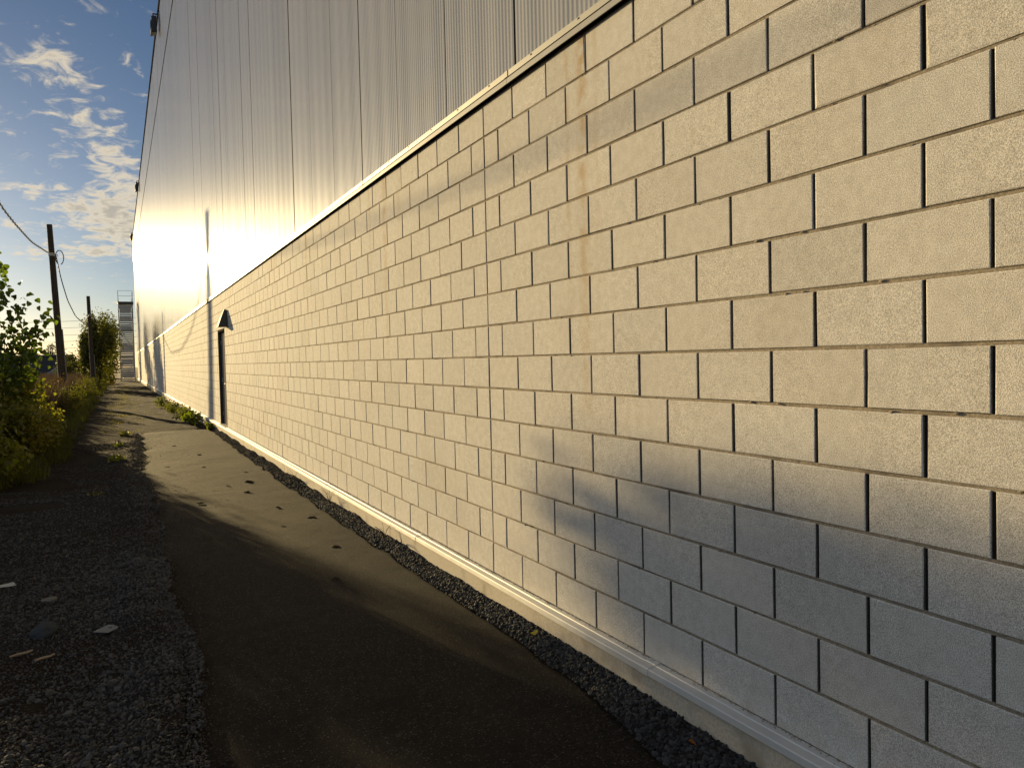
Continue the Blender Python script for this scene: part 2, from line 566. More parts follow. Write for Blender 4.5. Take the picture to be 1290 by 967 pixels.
# ------------------------------------------------------------------ scattered stones
def ico():
    bm = bmesh.new()
    bmesh.ops.create_icosphere(bm, subdivisions=1, radius=1)
    v = np.array([q.co[:] for q in bm.verts]); f = np.array([[a.index for a in q.verts] for q in bm.faces])
    bm.free()
    return v, f
ICV, ICF = ico()
def rand_rot(n):
    q = rng.normal(size=(n, 4)); q /= np.linalg.norm(q, axis=1)[:, None]
    a, b, c, d = q.T
    return np.stack([np.stack([1-2*(c*c+d*d), 2*(b*c-a*d), 2*(b*d+a*c)], 1), np.stack([2*(b*c+a*d), 1-2*(b*b+d*d), 2*(c*d-a*b)], 1),
                     np.stack([2*(b*d-a*c), 2*(c*d+a*b), 1-2*(b*b+c*c)], 1)], 1)
def stones(name, P, size, tone):
    n = len(P)
    v = ICV[None]*(1+rng.uniform(-.28, .28, (n, len(ICV), 1)))
    v = v*np.stack([np.ones(n), rng.uniform(.6, .95, n), rng.uniform(.4, .75, n)], 1)[:, None, :]
    v = np.einsum('nij,nkj->nki', rand_rot(n), v)*size[:, None, None]
    v[:, :, 2] *= .85
    v = v + P[:, None, :]
    nvv = len(ICV)
    f = (ICF[None] + (np.arange(n)*nvv)[:, None, None]).reshape(-1, 3)
    return fast_mesh(name, v.reshape(-1, 3), f, np.full(len(f), 3), np.repeat(tone, len(ICF), 0))
def grey(n, lo, hi, warm=.0):
    g_ = rng.uniform(lo, hi, n)**1.0
    k_ = rng.uniform(0, 1, n)*warm
    return np.stack([g_*(1+.15*k_), g_, g_*(1.03-.25*k_)], 1)
def sample_verge(n, y0, y1, x0=-5.2, bias=1.0):
    y = y0 + (y1-y0)*rng.uniform(0, 1, n)**bias
    x = x0 + (edge_left(y)+.02-x0)*rng.uniform(0, 1, n)
    return x, y
xs1, ys1 = sample_verge(64000, -2.6, 3.0, -4.4)
keep = vnoise(xs1*1.3, ys1*1.3, 31) + .35*vnoise(xs1*5, ys1*5, 32) + .45*np.exp(-((xs1-edge_left(ys1)+.15)/.22)**2) > .20
xs1, ys1 = xs1[keep], ys1[keep]
xs2, ys2 = sample_verge(30000, 3.0, 14.0, -3.6, 1.3)
keep = vnoise(xs2*1.3, ys2*1.3, 31) + .55*np.exp(-((xs2-edge_left(ys2)+.2)/.3)**2) > .30
xs2, ys2 = xs2[keep], ys2[keep]
ye = rng.uniform(-2.6, YB, 9000); xe = edge_left(ye) - np.abs(rng.normal(0, .10, 9000)) + .02
xg, yg = np.concatenate([xs1, xs2, xe]), np.concatenate([ys1, ys2, ye])
sz = rng.uniform(.0035, .0115, len(xg))*(.6+.75*vnoise(xg*1.7, yg*1.7, 51))*(1+.9*(rng.uniform(0, 1, len(xg)) > .95))
zg = z_gravel(np.minimum(xg, edge_left(yg)-.05), yg)
me = stones('gravel', np.c_[xg, yg, zg + sz*.25], sz, grey(len(xg), .020, .095, .7))
tag(link('gravel', me, M['stone']), kind='stuff')
ysd = rng.uniform(-4, YB-.3, 11000)
ysd = np.concatenate([ysd, rng.uniform(-4, 5, 9000)])
er0 = edge_right(ysd)
ysp = rng.uniform(-3, YB, 2200)
szp = rng.uniform(.003, .010, len(ysp))
xsp = edge_left(ysp) + .01 + rng.exponential(.035, len(ysp))
tag(link('loose_grit', stones('loose_grit', np.c_[xsp, ysp, ZA+szp*.3], szp, grey(len(ysp), .02, .09, .7)), M['stone']), kind='stuff')
ymc = rng.uniform(-4, 14, 3500)
szm = rng.uniform(.0012, .0042, len(ymc))
gm = rng.uniform(.16, .36, len(ymc))
tag(link('mortar_crumbs', stones('mortar_crumbs', np.c_[-rng.exponential(.006, len(ymc)).clip(0, .06)-.001, ymc, np.full(len(ymc), .005)], szm, np.stack([gm, gm*.86, gm*.66], 1)), M['stone']), kind='stuff')
q = rng.uniform(0, 1, len(ysd))
xsd = er0 - .03 + (-.068-er0+.03)*q
szs = rng.uniform(.006, .017, len(ysd))
me = stones('crushed_stone', np.c_[xsd, ysd, z_strip(xsd, ysd) + szs*.35], szs, grey(len(ysd), .012, .055, .2))
tag(link('crushed_stone', me, M['stone']), kind='stuff')
nl = 1800
yl = rng.uniform(-3, 16, nl); xl = edge_left(yl) + rng.exponential(.22, nl)
ok = xl < -.3
yl, xl = yl[ok], xl[ok]
szl = rng.uniform(.002, .007, len(yl))
me = stones('dirt_crumbs', np.c_[xl, yl, np.full(len(yl), ZA+.0)], szl, grey(len(yl), .03, .11, .6))
tag(link('dirt_crumbs', me, M['stone']), kind='stuff')

# ------------------------------------------------------------------ the building
bld = empty('warehouse', (0, 0, -.22))
def under(o):           # parts keep world coordinates below the thing's empty
    o.location.z += .22
    return o
tag(bld, 'long tall warehouse of beige concrete block below and ribbed silver metal cladding above', 'warehouse')
H = .2032
Y0, Y1 = -46*H*1.5, 492*H      # wall ends
ROOF = 17.1
U0, U1 = -492, 69              # half-block index range: y = -u*H
CONTROL = set(range(-46*10, 70, 46))
DOORS = [(-74, -68, 11), (-438, -432, 14)]    # u range, courses high
def build_wall():
    segs = []
    for c in range(15):
        us = [u for u in range(U0, U1+1) if (u % 2 == c % 2) or u in CONTROL or u in (U0, U1)]
        brk = set(us)
        for a, b, hh in DOORS:
            if c < hh:
                brk |= {a, b}
        us = sorted(brk)
        for a, b in zip(us[:-1], us[1:]):
            if any(c < hh and a >= d0 and b <= d1 for d0, d1, hh in DOORS):
                continue
            if any(c < hh and a < d1 and b > d0 for d0, d1, hh in DOORS):
                continue
            segs.append((a, b, c))
    S = np.array(segs)
    n = len(S)
    j = .0065
    ya_, yb_ = -S[:, 1]*H + .0066, -S[:, 0]*H - .0066
    za_, zb_ = S[:, 2]*H + j*.9, (S[:, 2]+1)*H - j*.9
    ya_ += rng.uniform(-.001, .001, n); yb_ += rng.uniform(-.001, .001, n)
    za_ += rng.uniform(-.0012, .0012, n); zb_ += rng.uniform(-.0012, .0012, n)
    xf = rng.uniform(-.0012, .0012, n)
    tilt = rng.uniform(-.0008, .0008, n)
    ch = .0025
    def ring(ins, x, tl):
        return np.stack([np.stack([x-tl, ya_+ins, za_+ins], 1), np.stack([x+tl, yb_-ins, za_+ins], 1),
                         np.stack([x+tl, yb_-ins, zb_-ins], 1), np.stack([x-tl, ya_+ins, zb_-ins], 1)], 1)
    v = np.concatenate([ring(ch, xf, tilt), ring(0, xf+ch, tilt*0), ring(0, np.full(n, .04), tilt*0)], 1)
    v[:, :8, 1:] += rng.normal(0, .0007, (n, 8, 2))
    chips = rng.uniform(0, 1, (n, 4)) > .985
    v[:, 0:4, 1] += chips*np.array([1, -1, -1, 1])*rng.uniform(.004, .012, (n, 4))
    v[:, 0:4, 2] += chips*np.array([1, 1, -1, -1])*rng.uniform(.004, .010, (n, 4))
    f = [[3, 2, 1, 0]]
    for b in (0, 4):
        for k_ in range(4):
            k2 = (k_+1) % 4
            f.append([b+k_, b+k2, b+4+k2, b+4+k_])
    f = np.array(f)
    L = (f[None] + (np.arange(n)*12)[:, None, None]).reshape(-1, 4)
    g_ = 1 + rng.normal(0, .022, n)
    g_ -= (rng.uniform(0, 1, n) > .93)*.05
    wv = rng.normal(0, .005, n)
    tone = np.stack([g_+wv, g_, g_-wv], 1)
    return fast_mesh('block_wall', v.reshape(-1, 3), L, np.full(len(L), 4), (tone[:, None, :]*np.array([1, 1, 1, 1, 1, 1, .3, 1, .3])[None, :, None]).reshape(-1, 3))  # block end faces toned darker, painting recess shade into the head joints
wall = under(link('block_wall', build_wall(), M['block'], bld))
mb = MB()
lv = sorted({-d for d in [U0, U1]} | set())
# mortar beds between the courses, interrupted at doors; dark raked head joints behind them
jb, back = MB(), MB()
for c in range(0, 16):
    cuts = [(-U1*H, -U0*H)]
    for a, b, hh in DOORS:
        if c <= hh and not c == hh:
            cuts = [s for (p0, p1) in cuts for s in ((p0, min(p1, -b*H)), (max(p0, -a*H), p1)) if s[1]-s[0] > .01]
    for p0, p1 in cuts:
        # the bed is laid in short pieces whose face wanders a millimetre or two
        nseg = max(1, int((p1-p0)/.8))
        for s in range(nseg):
            a0, a1 = p0+(p1-p0)*s/nseg, p0+(p1-p0)*(s+1)/nseg
            xx = .0055 + random.uniform(-.0012, .0012)
            jb.add([(xx, a0, c*H-.007), (xx, a1, c*H-.007), (xx, a1, c*H+.007), (xx, a0, c*H+.007)], [(0, 1, 2, 3)])
for q in range(220):        # smears and lumps of mortar squeezed out of the beds
    yq, cq = random.uniform(-4.2, 9), random.randint(1, 14)
    r_ = random.uniform(.002, .0055)
    jit = np.random.default_rng(q).uniform(.7, 1.25, (12, 1))
    jb.add([(.002+a_*r_*.7, yq+b_*r_*random.uniform(1, 1.3)*1.8, cq*H+random.uniform(-.001, .001)+c_*r_+(-.004 if q % 2 else .003)) for a_, b_, c_ in [tuple(k_) for k_ in (np.array(ICV)*jit)]], [tuple(int(i_) for i_ in f_) for f_ in ICF])
under(jb.build('mortar_bed', M['mortar'], wall)); bpy.data.objects['mortar_bed'].location.z = 0
cuts = [(-U1*H, -U0*H)]
for a, b, hh in DOORS:
    cuts = [s for (p0, p1) in cuts for s in ((p0, min(p1, -b*H)), (max(p0, -a*H), p1)) if s[1]-s[0] > .01]
    back.box(.011, .19, -b*H, -a*H, hh*H-.002, 15*H)
for p0, p1 in cuts:
    back.box(.011, .19, p0, p1, -.01, 15*H)
back.build('head_joint', M['joint'], wall)

# plinth and sill flashing
pl = MB()
pl.box(-.062, .19, -U1*H, -U0*H, -.6, -.012)
for yy in np.arange(-10.2, 99, 6.1):
    pl.box(-.0635, -.061, yy, yy+.008, -.5, -.05)
under(pl.build('plinth', M['concrete'], bld))
sf = MB()
edges = np.arange(-13.9, 99.9, 3.05)
for a in edges:
    b = min(a+3.05, -U0*H)
    dz_ = random.uniform(-.0015, .0015)
    sf.extrude_y([(.0, .004+dz_), (-.030, .001+dz_), (-.034, -.003+dz_), (-.070, -.007+dz_), (-.075, -.011+dz_), (-.077, -.036+dz_), (-.0665, -.036+dz_), (-.0665, -.0125), (.0, -.0105)], a+.0015, b)
    sf.extrude_y([(.0, .0062+dz_), (-.030, .0032+dz_), (-.034, -.001+dz_), (-.071, -.005+dz_), (-.077, -.010+dz_), (-.079, -.038+dz_), (-.077, -.038+dz_), (-.075, -.012+dz_), (-.070, -.0078+dz_), (-.034, -.0038+dz_), (0, .002+dz_)], b-.05, b+.02)
under(sf.build('sill_flashing', M['sill'], bld))

# transition flashing between block and cladding
tf = MB()
for a in np.arange(-.4-3.05*5, 99.9, 3.05):
    b = min(a+3.05, -U0*H)
    if a < -U1*H: a = -U1*H
    if b < a: continue
    tf.extrude_y([(-.024, 3.128), (-.029, 3.126), (-.029, 3.092), (-.020, 3.091), (-.020, 3.086), (-.027, 3.086), (-.034, 3.050), (-.030, 3.0485), (-.010, 3.085), (-.010, 3.128)], a+.002, b-.002)
    if b < 99:
        tf.extrude_y([(-.0315, 3.127), (-.0315, 3.092), (-.0285, 3.092), (-.0285, 3.127)], b-.012, b+.028)
    for sx in np.arange(a+.25, b, .5):
        if sx < 25:
            tf.box(-.0325, -.028, sx-.004, sx+.004, 3.114, 3.122)
tf.build('transition_flashing', M['trim'], bld).location.z += .22
rc = MB().box(.03, .19, -U1*H, -U0*H, 15*H+.001, 3.13)
under(rc.build('wall_cap', M['joint'], bld))

# cladding: vertical micro-rib panels with dark seams
def cladding(name, z0, z1, xb, y_start, pitch, parent):
    cy, cx, tones, strips = [], [], [], []
    sy = []
    yy = y_start
    n_r, sm = 24, 8
    vv, ll, tn = [], [], []
    base = 0
    while yy < -U0*H - .05:
        yb = min(yy+pitch, -U0*H)
        n_ = n_r*sm
        t = np.linspace(0, 1, n_+1)
        y = yy + .009 + (yb-yy-.018)*t
        ph = random.uniform(0, 6.28); ph2 = random.uniform(0, 6.28)
        x = xb + .0008*np.cos(2*math.pi*n_r*t) + .0013*np.sin(2*math.pi*3*t+ph) + .0016*np.sin(2*math.pi*t+ph2) + random.uniform(-.001, .001)*t
        m_ = len(y)
        vv.append(np.c_[x, y, np.full(m_, z0)]); vv.append(np.c_[x, y, np.full(m_, z1)])
        k_ = np.arange(m_-1)
        ll.append(np.c_[base+k_, base+m_+k_, base+m_+k_+1, base+k_+1])
        g_ = 1+random.gauss(0, .03)
        tn.append(np.full((m_-1, 3), g_))
        base += 2*m_
        sy.append(yb)
        yy += pitch
    v = np.vstack(vv); l = np.vstack(ll); tn = np.vstack(tn)
    o = link(name, fast_mesh(name, v, l, np.full(len(l), 4), tn, smooth=True), M['cladding'], parent)
    sm_ = MB()
    for q in sy[:-1]:
        sm_.add([(xb+.006, q-.012, z0), (xb+.006, q+.012, z0), (xb+.006, q+.012, z1), (xb+.006, q-.012, z1)], [(0, 1, 2, 3)])
    sm_.build('panel_seam', M['seam'], o)
    return o
under(cladding('metal_cladding', 3.10, 14.08, -.014, -.484-1.056*13, 1.056, bld))
under(cladding('metal_cladding', 14.12, ROOF-.05, -.014, -.484-1.056*13, 1.056, bld))
under(MB().box(-.022, .0, -U1*H, -U0*H, 14.04, 14.16).build('splice_trim', M['seam'], bld))
cp = MB().extrude_y([(-.045, ROOF-.17), (-.050, ROOF-.165), (-.06, ROOF+.01), (.3, ROOF+.03), (.3, ROOF-.03), (-.03, ROOF-.06), (-.03, ROOF-.17)], -U1*H, -U0*H+.02)
under(cp.build('roof_coping', M['coping'], bld))
bd = MB().box(.19, 45, -U1*H, -U0*H, -.6, ROOF-.06)
bd.box(.004, .19, -U1*H, -U0*H, 3.13, ROOF-.06)
under(bd.build('main_volume', M['roofing'], bld))
for o in children_of(bld):
    o.location.z = .22

# doors
def door(u0, u1, hh, first):
    ya_, yb_ = -u1*H, -u0*H            # near, far
    zt = hh*H
    fr = empty('door_parts', (0, 0, 0))
    bpy.data.objects.remove(fr)
    d = MB().box(.060, .098, ya_+.055, yb_-.055, .012, zt-.05).build('exit_door', M['door'], bld, bevel=.003)
    d.location.z = .22
    f = MB()
    f.box(.004, .16, ya_+.004, ya_+.052, .0, zt-.004)
    f.box(-.012, .16, yb_-.052, yb_-.004, .0, zt-.004)
    f.box(-.012, .16, ya_+.0525, yb_-.0525, zt-.05, zt-.004)
    f.build('door_frame', M['frame'], d)
    MB().box(-.05, .17, ya_+.0526, yb_-.0526, .0065, .012).build('threshold', M['trim'], d)
    h = MB()
    yh = ya_+.13
    h.box(.050, .0605, yh-.03, yh+.03, .90, 1.06)
    h.tube([(.0502, yh, .98), (.01, yh, .98), (.002, yh+.02, .98), (.002, yh+.12, .98)], .011, 8)
    h.build('handle', M['steel'], d, bevel=0)
    for zz_ in (.25, 1.05, zt-.3):
        MB().tube([(.054, yb_-.056, zz_-.05), (.054, yb_-.056, zz_+.05)], .008, 6).build('hinge', M['steel'], d)
    return d
for k_, dd in enumerate(DOORS):
    door(*dd, k_ == 0)
for a, b, hh in DOORS:      # closed back of each opening
    MB().box(.17, .188, -b*H, -a*H, -.01, hh*H).build('door_backing', M['joint'], bld).location.z = .22

# wall lamp above the near door: a flared hood with a lens below
lp = empty('wall_lamp', (0, 13.3, 2.42))
tag(lp, 'dark hooded wall lamp mounted on the block wall above the near exit door', 'wall lamp')
hood = MB()
prof = [(-.005, .19, .06), (-.06, .20, .06), (-.13, .03, .12), (-.20, -.16, .17), (-.205, -.18, .17)]
vs, fs = [], []
for x, z, hw in prof:
    vs += [(x, -hw, z), (x, hw, z)]
for i in range(len(prof)-1):
    fs.append((2*i, 2*i+1, 2*i+3, 2*i+2))
nb = len(vs)
bk = [(-.005, -.17, -.18), (-.005, .17, -.18)]
vs += bk
fs += [(0, 2, 4, 6, 8, nb), (1, nb+1, 9, 7, 5, 3), (0, nb, nb+1, 1)]
hood.add(vs, fs)
ho = hood.build('hood', M['lamp'], lp)
ho.modifiers.new('thick', 'SOLIDIFY').thickness = .006
MB().box(-.17, -.012, -.13, .13, -.175, -.14).build('lens', M['lens'], lp, bevel=.008)
MB().box(-.012, -.001, -.05, .05, -.16, .16).build('backplate', M['lamp'], lp)

# floodlights along the roof edge
def floodlight(name):
    e = empty(name)
    MB().bar((0.02, 0, .02), (-.18, 0, .02), .05, .05).bar((-.16, 0, .02), (-.16, 0, -.10), .05, .05).build('bracket', M['darksteel'], e)
    b = MB()
    b.add([(-.04, -.22, -.12), (-.24, -.22, -.16), (-.24, .22, -.16), (-.04, .22, -.12), (-.02, -.26, -.82), (-.28, -.26, -.90), (-.28, .26, -.90), (-.02, .26, -.82)],
          [(0, 1, 2, 3), (4, 7, 6, 5), (0, 4, 5, 1), (1, 5, 6, 2), (2, 6, 7, 3), (3, 7, 4, 0)])
    for k in range(5):
        b.box(-.275, -.255, -.2+.09*k, -.18+.09*k, -.7, -.3)
    b.build('housing', M['darksteel'], e, bevel=.01)
    MB().add([(-.04, -.22, -.835), (-.26, -.22, -.905), (-.26, .22, -.905), (-.04, .22, -.835)], [(0, 1, 2, 3)]).build('lens', M['glass'], e)
    return e
fl = floodlight('floodlight')
FL = [(33.5, 'dark floodlight box on the roof edge, the highest one in the photo'),
      (68.0, 'dark floodlight on the roof edge, the middle one above the clouds'),
      (96.0, 'tiny dark floodlight on the roof edge at the far end of the warehouse')]
for i, (y, lab) in enumerate(FL):
    o = fl if i == 0 else copy_tree(fl)
    o.location = (-.06, y, ROOF-.03)
    tag(o, lab, 'floodlight', 'floodlights along the roof edge')

# ------------------------------------------------------------------ fire stair at the far end
def stair():
    e = empty('fire_stair', (-1.17, 92.0, -.22))
    tag(e, 'grey galvanised steel fire stair tower at the far end of the warehouse', 'fire stair')
    hw, top, L = .70, 8.65, 4.2
    for sx in (-1, 1):
        for yy in (-.3, L+1.2):
            MB().box(sx*hw-.05, sx*hw+.05, yy-.05, yy+.05, 0, top+.02).build('column', M['steel'], e)
    nf = 3
    rise = top/nf
    for k in range(nf):
        ya_, yb_ = (0.4, L) if k % 2 == 0 else (L, 0.4)
        z0, z1 = rise*k, rise*(k+1)
        fl_ = MB()
        for sx in (-1, 1):
            fl_.bar((sx*(hw-.08), ya_, z0+.05), (sx*(hw-.08), yb_, z1-.05), .02, .26)
        fo = fl_.build('stair_flight', M['steel'], e)
        nt = 14
        for q in range(nt):
            f_ = (q+.5)/nt
            yc = ya_+(yb_-ya_)*f_
            zt_ = z0+(z1-z0)*f_
            MB().add([(sx, yc+a_, zt_+b_) for sx in (-hw+.1, hw-.1) for a_, b_ in ((-.145, -.09), (-.135, -.09), (-.135, 0), (.14, 0), (.14, .012), (-.145, .012))],
                     [(0, 1, 2, 3, 4, 5), (11, 10, 9, 8, 7, 6)] + [(i_, 6+i_, 6+(i_+1) % 6, (i_+1) % 6) for i_ in range(6)]).build('tread', M['steel'], fo)
        for sx in (-1, 1):
            rl = MB()
            for hh_ in (.5, 1.0):
                rl.tube([(sx*(hw-.02), ya_, z0+hh_), (sx*(hw-.02), yb_, z1+hh_)], .022, 6)
            for q in range(5):
                f_ = q/4
                yc = ya_+(yb_-ya_)*f_; zc = z0+(z1-z0)*f_
                rl.tube([(sx*(hw-.02), yc, zc), (sx*(hw-.02), yc, zc+1.0)], .02, 6)
            rl.build('handrail', M['steel'], fo)
        yl_ = L if k % 2 == 0 else -.3
        MB().box(-hw, hw, yl_ if k % 2 == 0 else yl_-.1, yl_+1.2 if k % 2 == 0 else .4, z1-.08, z1).build('landing', M['steel'], e)
    MB().box(-hw-.08, hw+.1, -.4, 1.6, top, top+.28).build('landing', M['darksteel'], e)
    g_ = MB()
    for sx in (-1, 1):
        for yy in (-.36, .6, 1.5):
            g_.tube([(sx*(hw+.02), yy, top+.28), (sx*(hw+.02), yy, top+1.5)], .025, 6)
        for hh_ in (.9, 1.5):
            g_.tube([(sx*(hw+.02), -.36, top+hh_), (sx*(hw+.02), 1.5, top+hh_)], .02, 6)
    for hh_ in (.9, 1.5):
        g_.tube([(-hw, -.36, top+hh_), (hw, -.36, top+hh_)], .02, 6)
    g_.build('guard_rail', M['steel'], e)
    # horizontal screen slats on the side that faces the path, plus a brace
    for z in np.arange(.5, top-.15, .23):
        MB().box(-hw+.06, hw-.06, -.33, -.29, z, z+.185).build('screen_slat', M['steel'], e)
    for a_, b_ in (((-hw, -.36, 6.0), (hw, -.36, 3.4)), ((-hw+.2, -.36, .3), (hw-.2, -.36, 1.9))):
        MB().bar(a_, b_, .06, .06).build('brace', M['steel'], e)
stair()

# ------------------------------------------------------------------ utility poles and cables
def pole(name, x, y, tipx, tipz, r0, r1, lab, bits):
    e = empty(name, (x, y, -.25))
    tag(e, lab, 'utility pole', 'timber utility poles beside the path')
    n = 9
    pts = [(0 + (tipx-x)*t, 0, (tipz+.25)*t) for t in np.linspace(0, 1, n)]
    p = MB().tube(pts, [r0+(r1-r0)*t for t in np.linspace(0, 1, n)], 12)
    po = p.build('shaft', M['pole'], e, smooth=False)
    for z, kind in bits:
        f_ = (z+.25)/(tipz+.25)
        cx = (tipx-x)*f_
        rr = r0+(r1-r0)*f_
        if kind == 'clamp':
            MB().tube([(cx, 0, z+.25-.05), (cx, 0, z+.25+.05)], rr+.012, 12).build('clamp', M['steel'], e)
            MB().tube([(cx+rr, 0, z+.25), (cx+rr+.10, -.02, z+.25+.02), (cx+rr+.11, -.02, z+.25-.07)], .015, 6).build('cable_hook', M['steel'], e)
        if kind == 'conduit':
            MB().tube([(cx*.0+.5*rr+rr*.9, -.06, .05), (cx+rr+.02, -.06, z+.25)], .03, 8).build('conduit', M['farwall'], e)
        if kind == 'stub':
            MB().tube([(.36, -.05, .0), (.37, -.05, 1.15)], .035, 8).build('ground_guard', M['farwall'], e)
    return e
pole('utility_pole', -4.40, 36, -4.69, 7.92, .165, .115, 'tallest weathered timber pole, nearest the camera, leaning left with a coiled cable', [(6.55, 'clamp'), (3.2, 'conduit')])
pole('utility_pole', -3.69, 55, -3.79, 6.27, .14, .11, 'farther dark timber pole in front of the trees by the stair', [(5.0, 'clamp'), (2.3, 'conduit')])

def smooth_path(P, n=60):
    P = np.array(P, float)
    d = np.r_[0, np.cumsum(np.linalg.norm(np.diff(P, axis=0), axis=1))]
    s = np.linspace(0, d[-1], n)
    Q = np.stack([np.interp(s, d, P[:, k]) for k in range(3)], 1)
    for _ in range(4):
        Q[1:-1] = (Q[:-2]+2*Q[1:-1]+Q[2:])/4
    return Q
c1 = smooth_path([(-4.0, 3, 6.2), (-4.1, 8, 5.2), (-4.209, 14.485, 4.82), (-4.257, 17.788, 4.951), (-4.327, 22.615, 5.218), (-4.44, 30.469, 5.943), (-4.48, 34.5, 6.42), (-4.49, 35.9, 6.56)])
cab = MB().tube([tuple(q) for q in c1], .013, 6)
wn = []
for i_, q in enumerate(np.linspace(0, 1, 700)):
    f_ = q*(len(c1)-1); a_ = int(min(f_, len(c1)-2)); pt = c1[a_]*(1-(f_-a_))+c1[a_+1]*(f_-a_)
    wn.append((pt[0]+.022*math.cos(i_*.55), pt[1], pt[2]+.022*math.sin(i_*.55)))
cab.tube(wn, .0075, 5)
tag(cab.build('cable', M['rope']), 'pale twisted overhead cable coming from the upper left to the near pole', 'cable', 'overhead cables on the poles')
c2 = smooth_path([(-4.50, 36.2, 6.58), (-4.488, 36.834, 6.40), (-4.446, 37.9, 5.797), (-4.332, 40.821, 4.894), (-4.174, 44.883, 4.325), (-3.972, 50.063, 4.19), (-3.79, 54.8, 4.95)])
tag(MB().tube([tuple(q) for q in c2], .026, 6).build('cable', M['cable']), 'dark cable sagging between the near pole and the farther pole', 'cable', 'overhead cables on the poles')
lp_ = [(-4.33+.16*math.sin(a), 35.75, 6.42+.32*math.cos(a)) for a in np.linspace(-2.6, 2.9, 26)]
tag(MB().tube(lp_, .02, 6).build('cable_coil', M['cable']), 'small loop of spare cable hanging at the top of the near pole', 'cable coil')
for k_, (za_, zb_) in enumerate(((13.6, 14.4), (11.8, 12.9), (10.4, 11.0), (8.6, 9.6), (7.2, 7.9))):
    pts = [(-60+70*t, 210, za_+(zb_-za_)*t - 1.6*math.sin(math.pi*t)) for t in np.linspace(0, 1, 24)]
    tag(MB().tube(pts, .035, 4).build('power_line', M['cable']), 'thin distant power line crossing the pale sky above the horizon trees', 'power line', 'distant power lines in the sky')

# ------------------------------------------------------------------ plants
BROAD = np.array([(0, 0), (.36, .10), (.50, .38), (.30, .72), (0, 1.0), (-.30, .72), (-.50, .38), (-.36, .10)])
NARROW = np.array([(0, 0), (.20, .25), (.22, .5), (.12, .8), (0, 1.0), (-.12, .8), (-.22, .5), (-.20, .25)])
RHOMB = np.array([(0, 0), (.34, .45), (0, 1.0), (-.34, .45)])
def leaves(P, size, colors, shape=BROAD, droop=.4, up=None):
    """one folded leaf per row of P"""
    n = len(P)
    az_ = rng.uniform(0, 2*math.pi, n)
    pt = rng.normal(-droop, .55, n)                       # pitch of the blade
    d = np.stack([np.cos(az_)*np.cos(pt), np.sin(az_)*np.cos(pt), np.sin(pt)], 1)
    if up is not None:
        d = d + up
        d /= np.linalg.norm(d, axis=1)[:, None]
    r = rng.normal(size=(n, 3)); r[:, 2] *= .35
    s_ = np.cross(d, r); nrm = np.cross(d, np.stack([np.zeros(n), np.zeros(n), np.ones(n)], 1))
    s_ = .75*nrm/np.maximum(np.linalg.norm(nrm, axis=1)[:, None], .1) + .6*s_/np.linalg.norm(s_, axis=1)[:, None]
    s_ -= d*(s_*d).sum(1)[:, None]
    s_ /= np.linalg.norm(s_, axis=1)[:, None]
    nn = np.cross(s_, d)
    k_ = len(shape)
    sx = shape[:, 0]; sy = shape[:, 1]
    fold = np.abs(sx)*.35 - (sy**2)*.18
    v = P[:, None, :] + size[:, None, None]*(sx[None, :, None]*s_[:, None, :] + sy[None, :, None]*d[:, None, :] + fold[None, :, None]*nn[:, None, :])
    hk = k_//2
    fa = list(range(0, hk+1)); fb = [0] + list(range(hk, k_))
    base = (np.arange(n)*k_)[:, None]
    L1 = base + np.array(fa)[None]; L2 = base + np.array(fb)[None]
    loops = np.concatenate([L1, L2], 1).ravel()
    sizes = np.tile([len(fa), len(fb)], n)
    return v.reshape(-1, 3), loops, sizes, np.repeat(colors, 2, 0)
def leafcol(n, base, var=.25, warm=.2):
    b = np.array(base)[None]*(1+rng.normal(0, var, (n, 1))).clip(.4, 1.8)
    k_ = rng.uniform(0, 1, (n, 1))*warm
    b = b*np.concatenate([1+1.6*k_, 1+.6*k_, 1-.2*k_], 1)
    return b.clip(.008, .35)
def clump_points(cent, rad, n, k=14, tight=.30, shell=.55):
    """points in k leaf clumps inside an ellipsoid, leaving gaps between them"""
    u = rng.normal(size=(k, 3)); u /= np.linalg.norm(u, axis=1)[:, None]
    rr = rng.uniform(shell, 1, k)[:, None]
    cc = u*rr
    which = rng.integers(0, k, n)
    pts = cc[which] + rng.normal(0, tight, (n, 3))*rng.uniform(.5, 1.1, (k, 1))[which]
    pr = np.linalg.norm(pts, axis=1)
    pts = pts*np.where(pr > 1.0, (1.0+.35*np.tanh((pr-1)/.5))/np.maximum(pr, 1e-6), 1)[:, None]
    return np.array(cent)[None] + pts*np.array(rad)[None], np.array(cent)[None] + cc*np.array(rad)[None]
def stems(mb_, base, ends, r0, r1, bend=.25):
    base = Vector(base)
    for q in ends:
        q = Vector(q)
        mid = base.lerp(q, .5) + Vector((random.uniform(-bend, bend), random.uniform(-bend, bend), random.uniform(0, bend)))*(q-base).length*.5
        pts = []
        for t in np.linspace(0, 1, 6):
            a_ = base.lerp(mid, t); b_ = mid.lerp(q, t)
            pts.append(a_.lerp(b_, t))
        mb_.tube(pts, [r0+(r1-r0)*t for t in np.linspace(0, 1, 6)], 5)
def to_local(v, o):
    return v - np.array(o)[None]

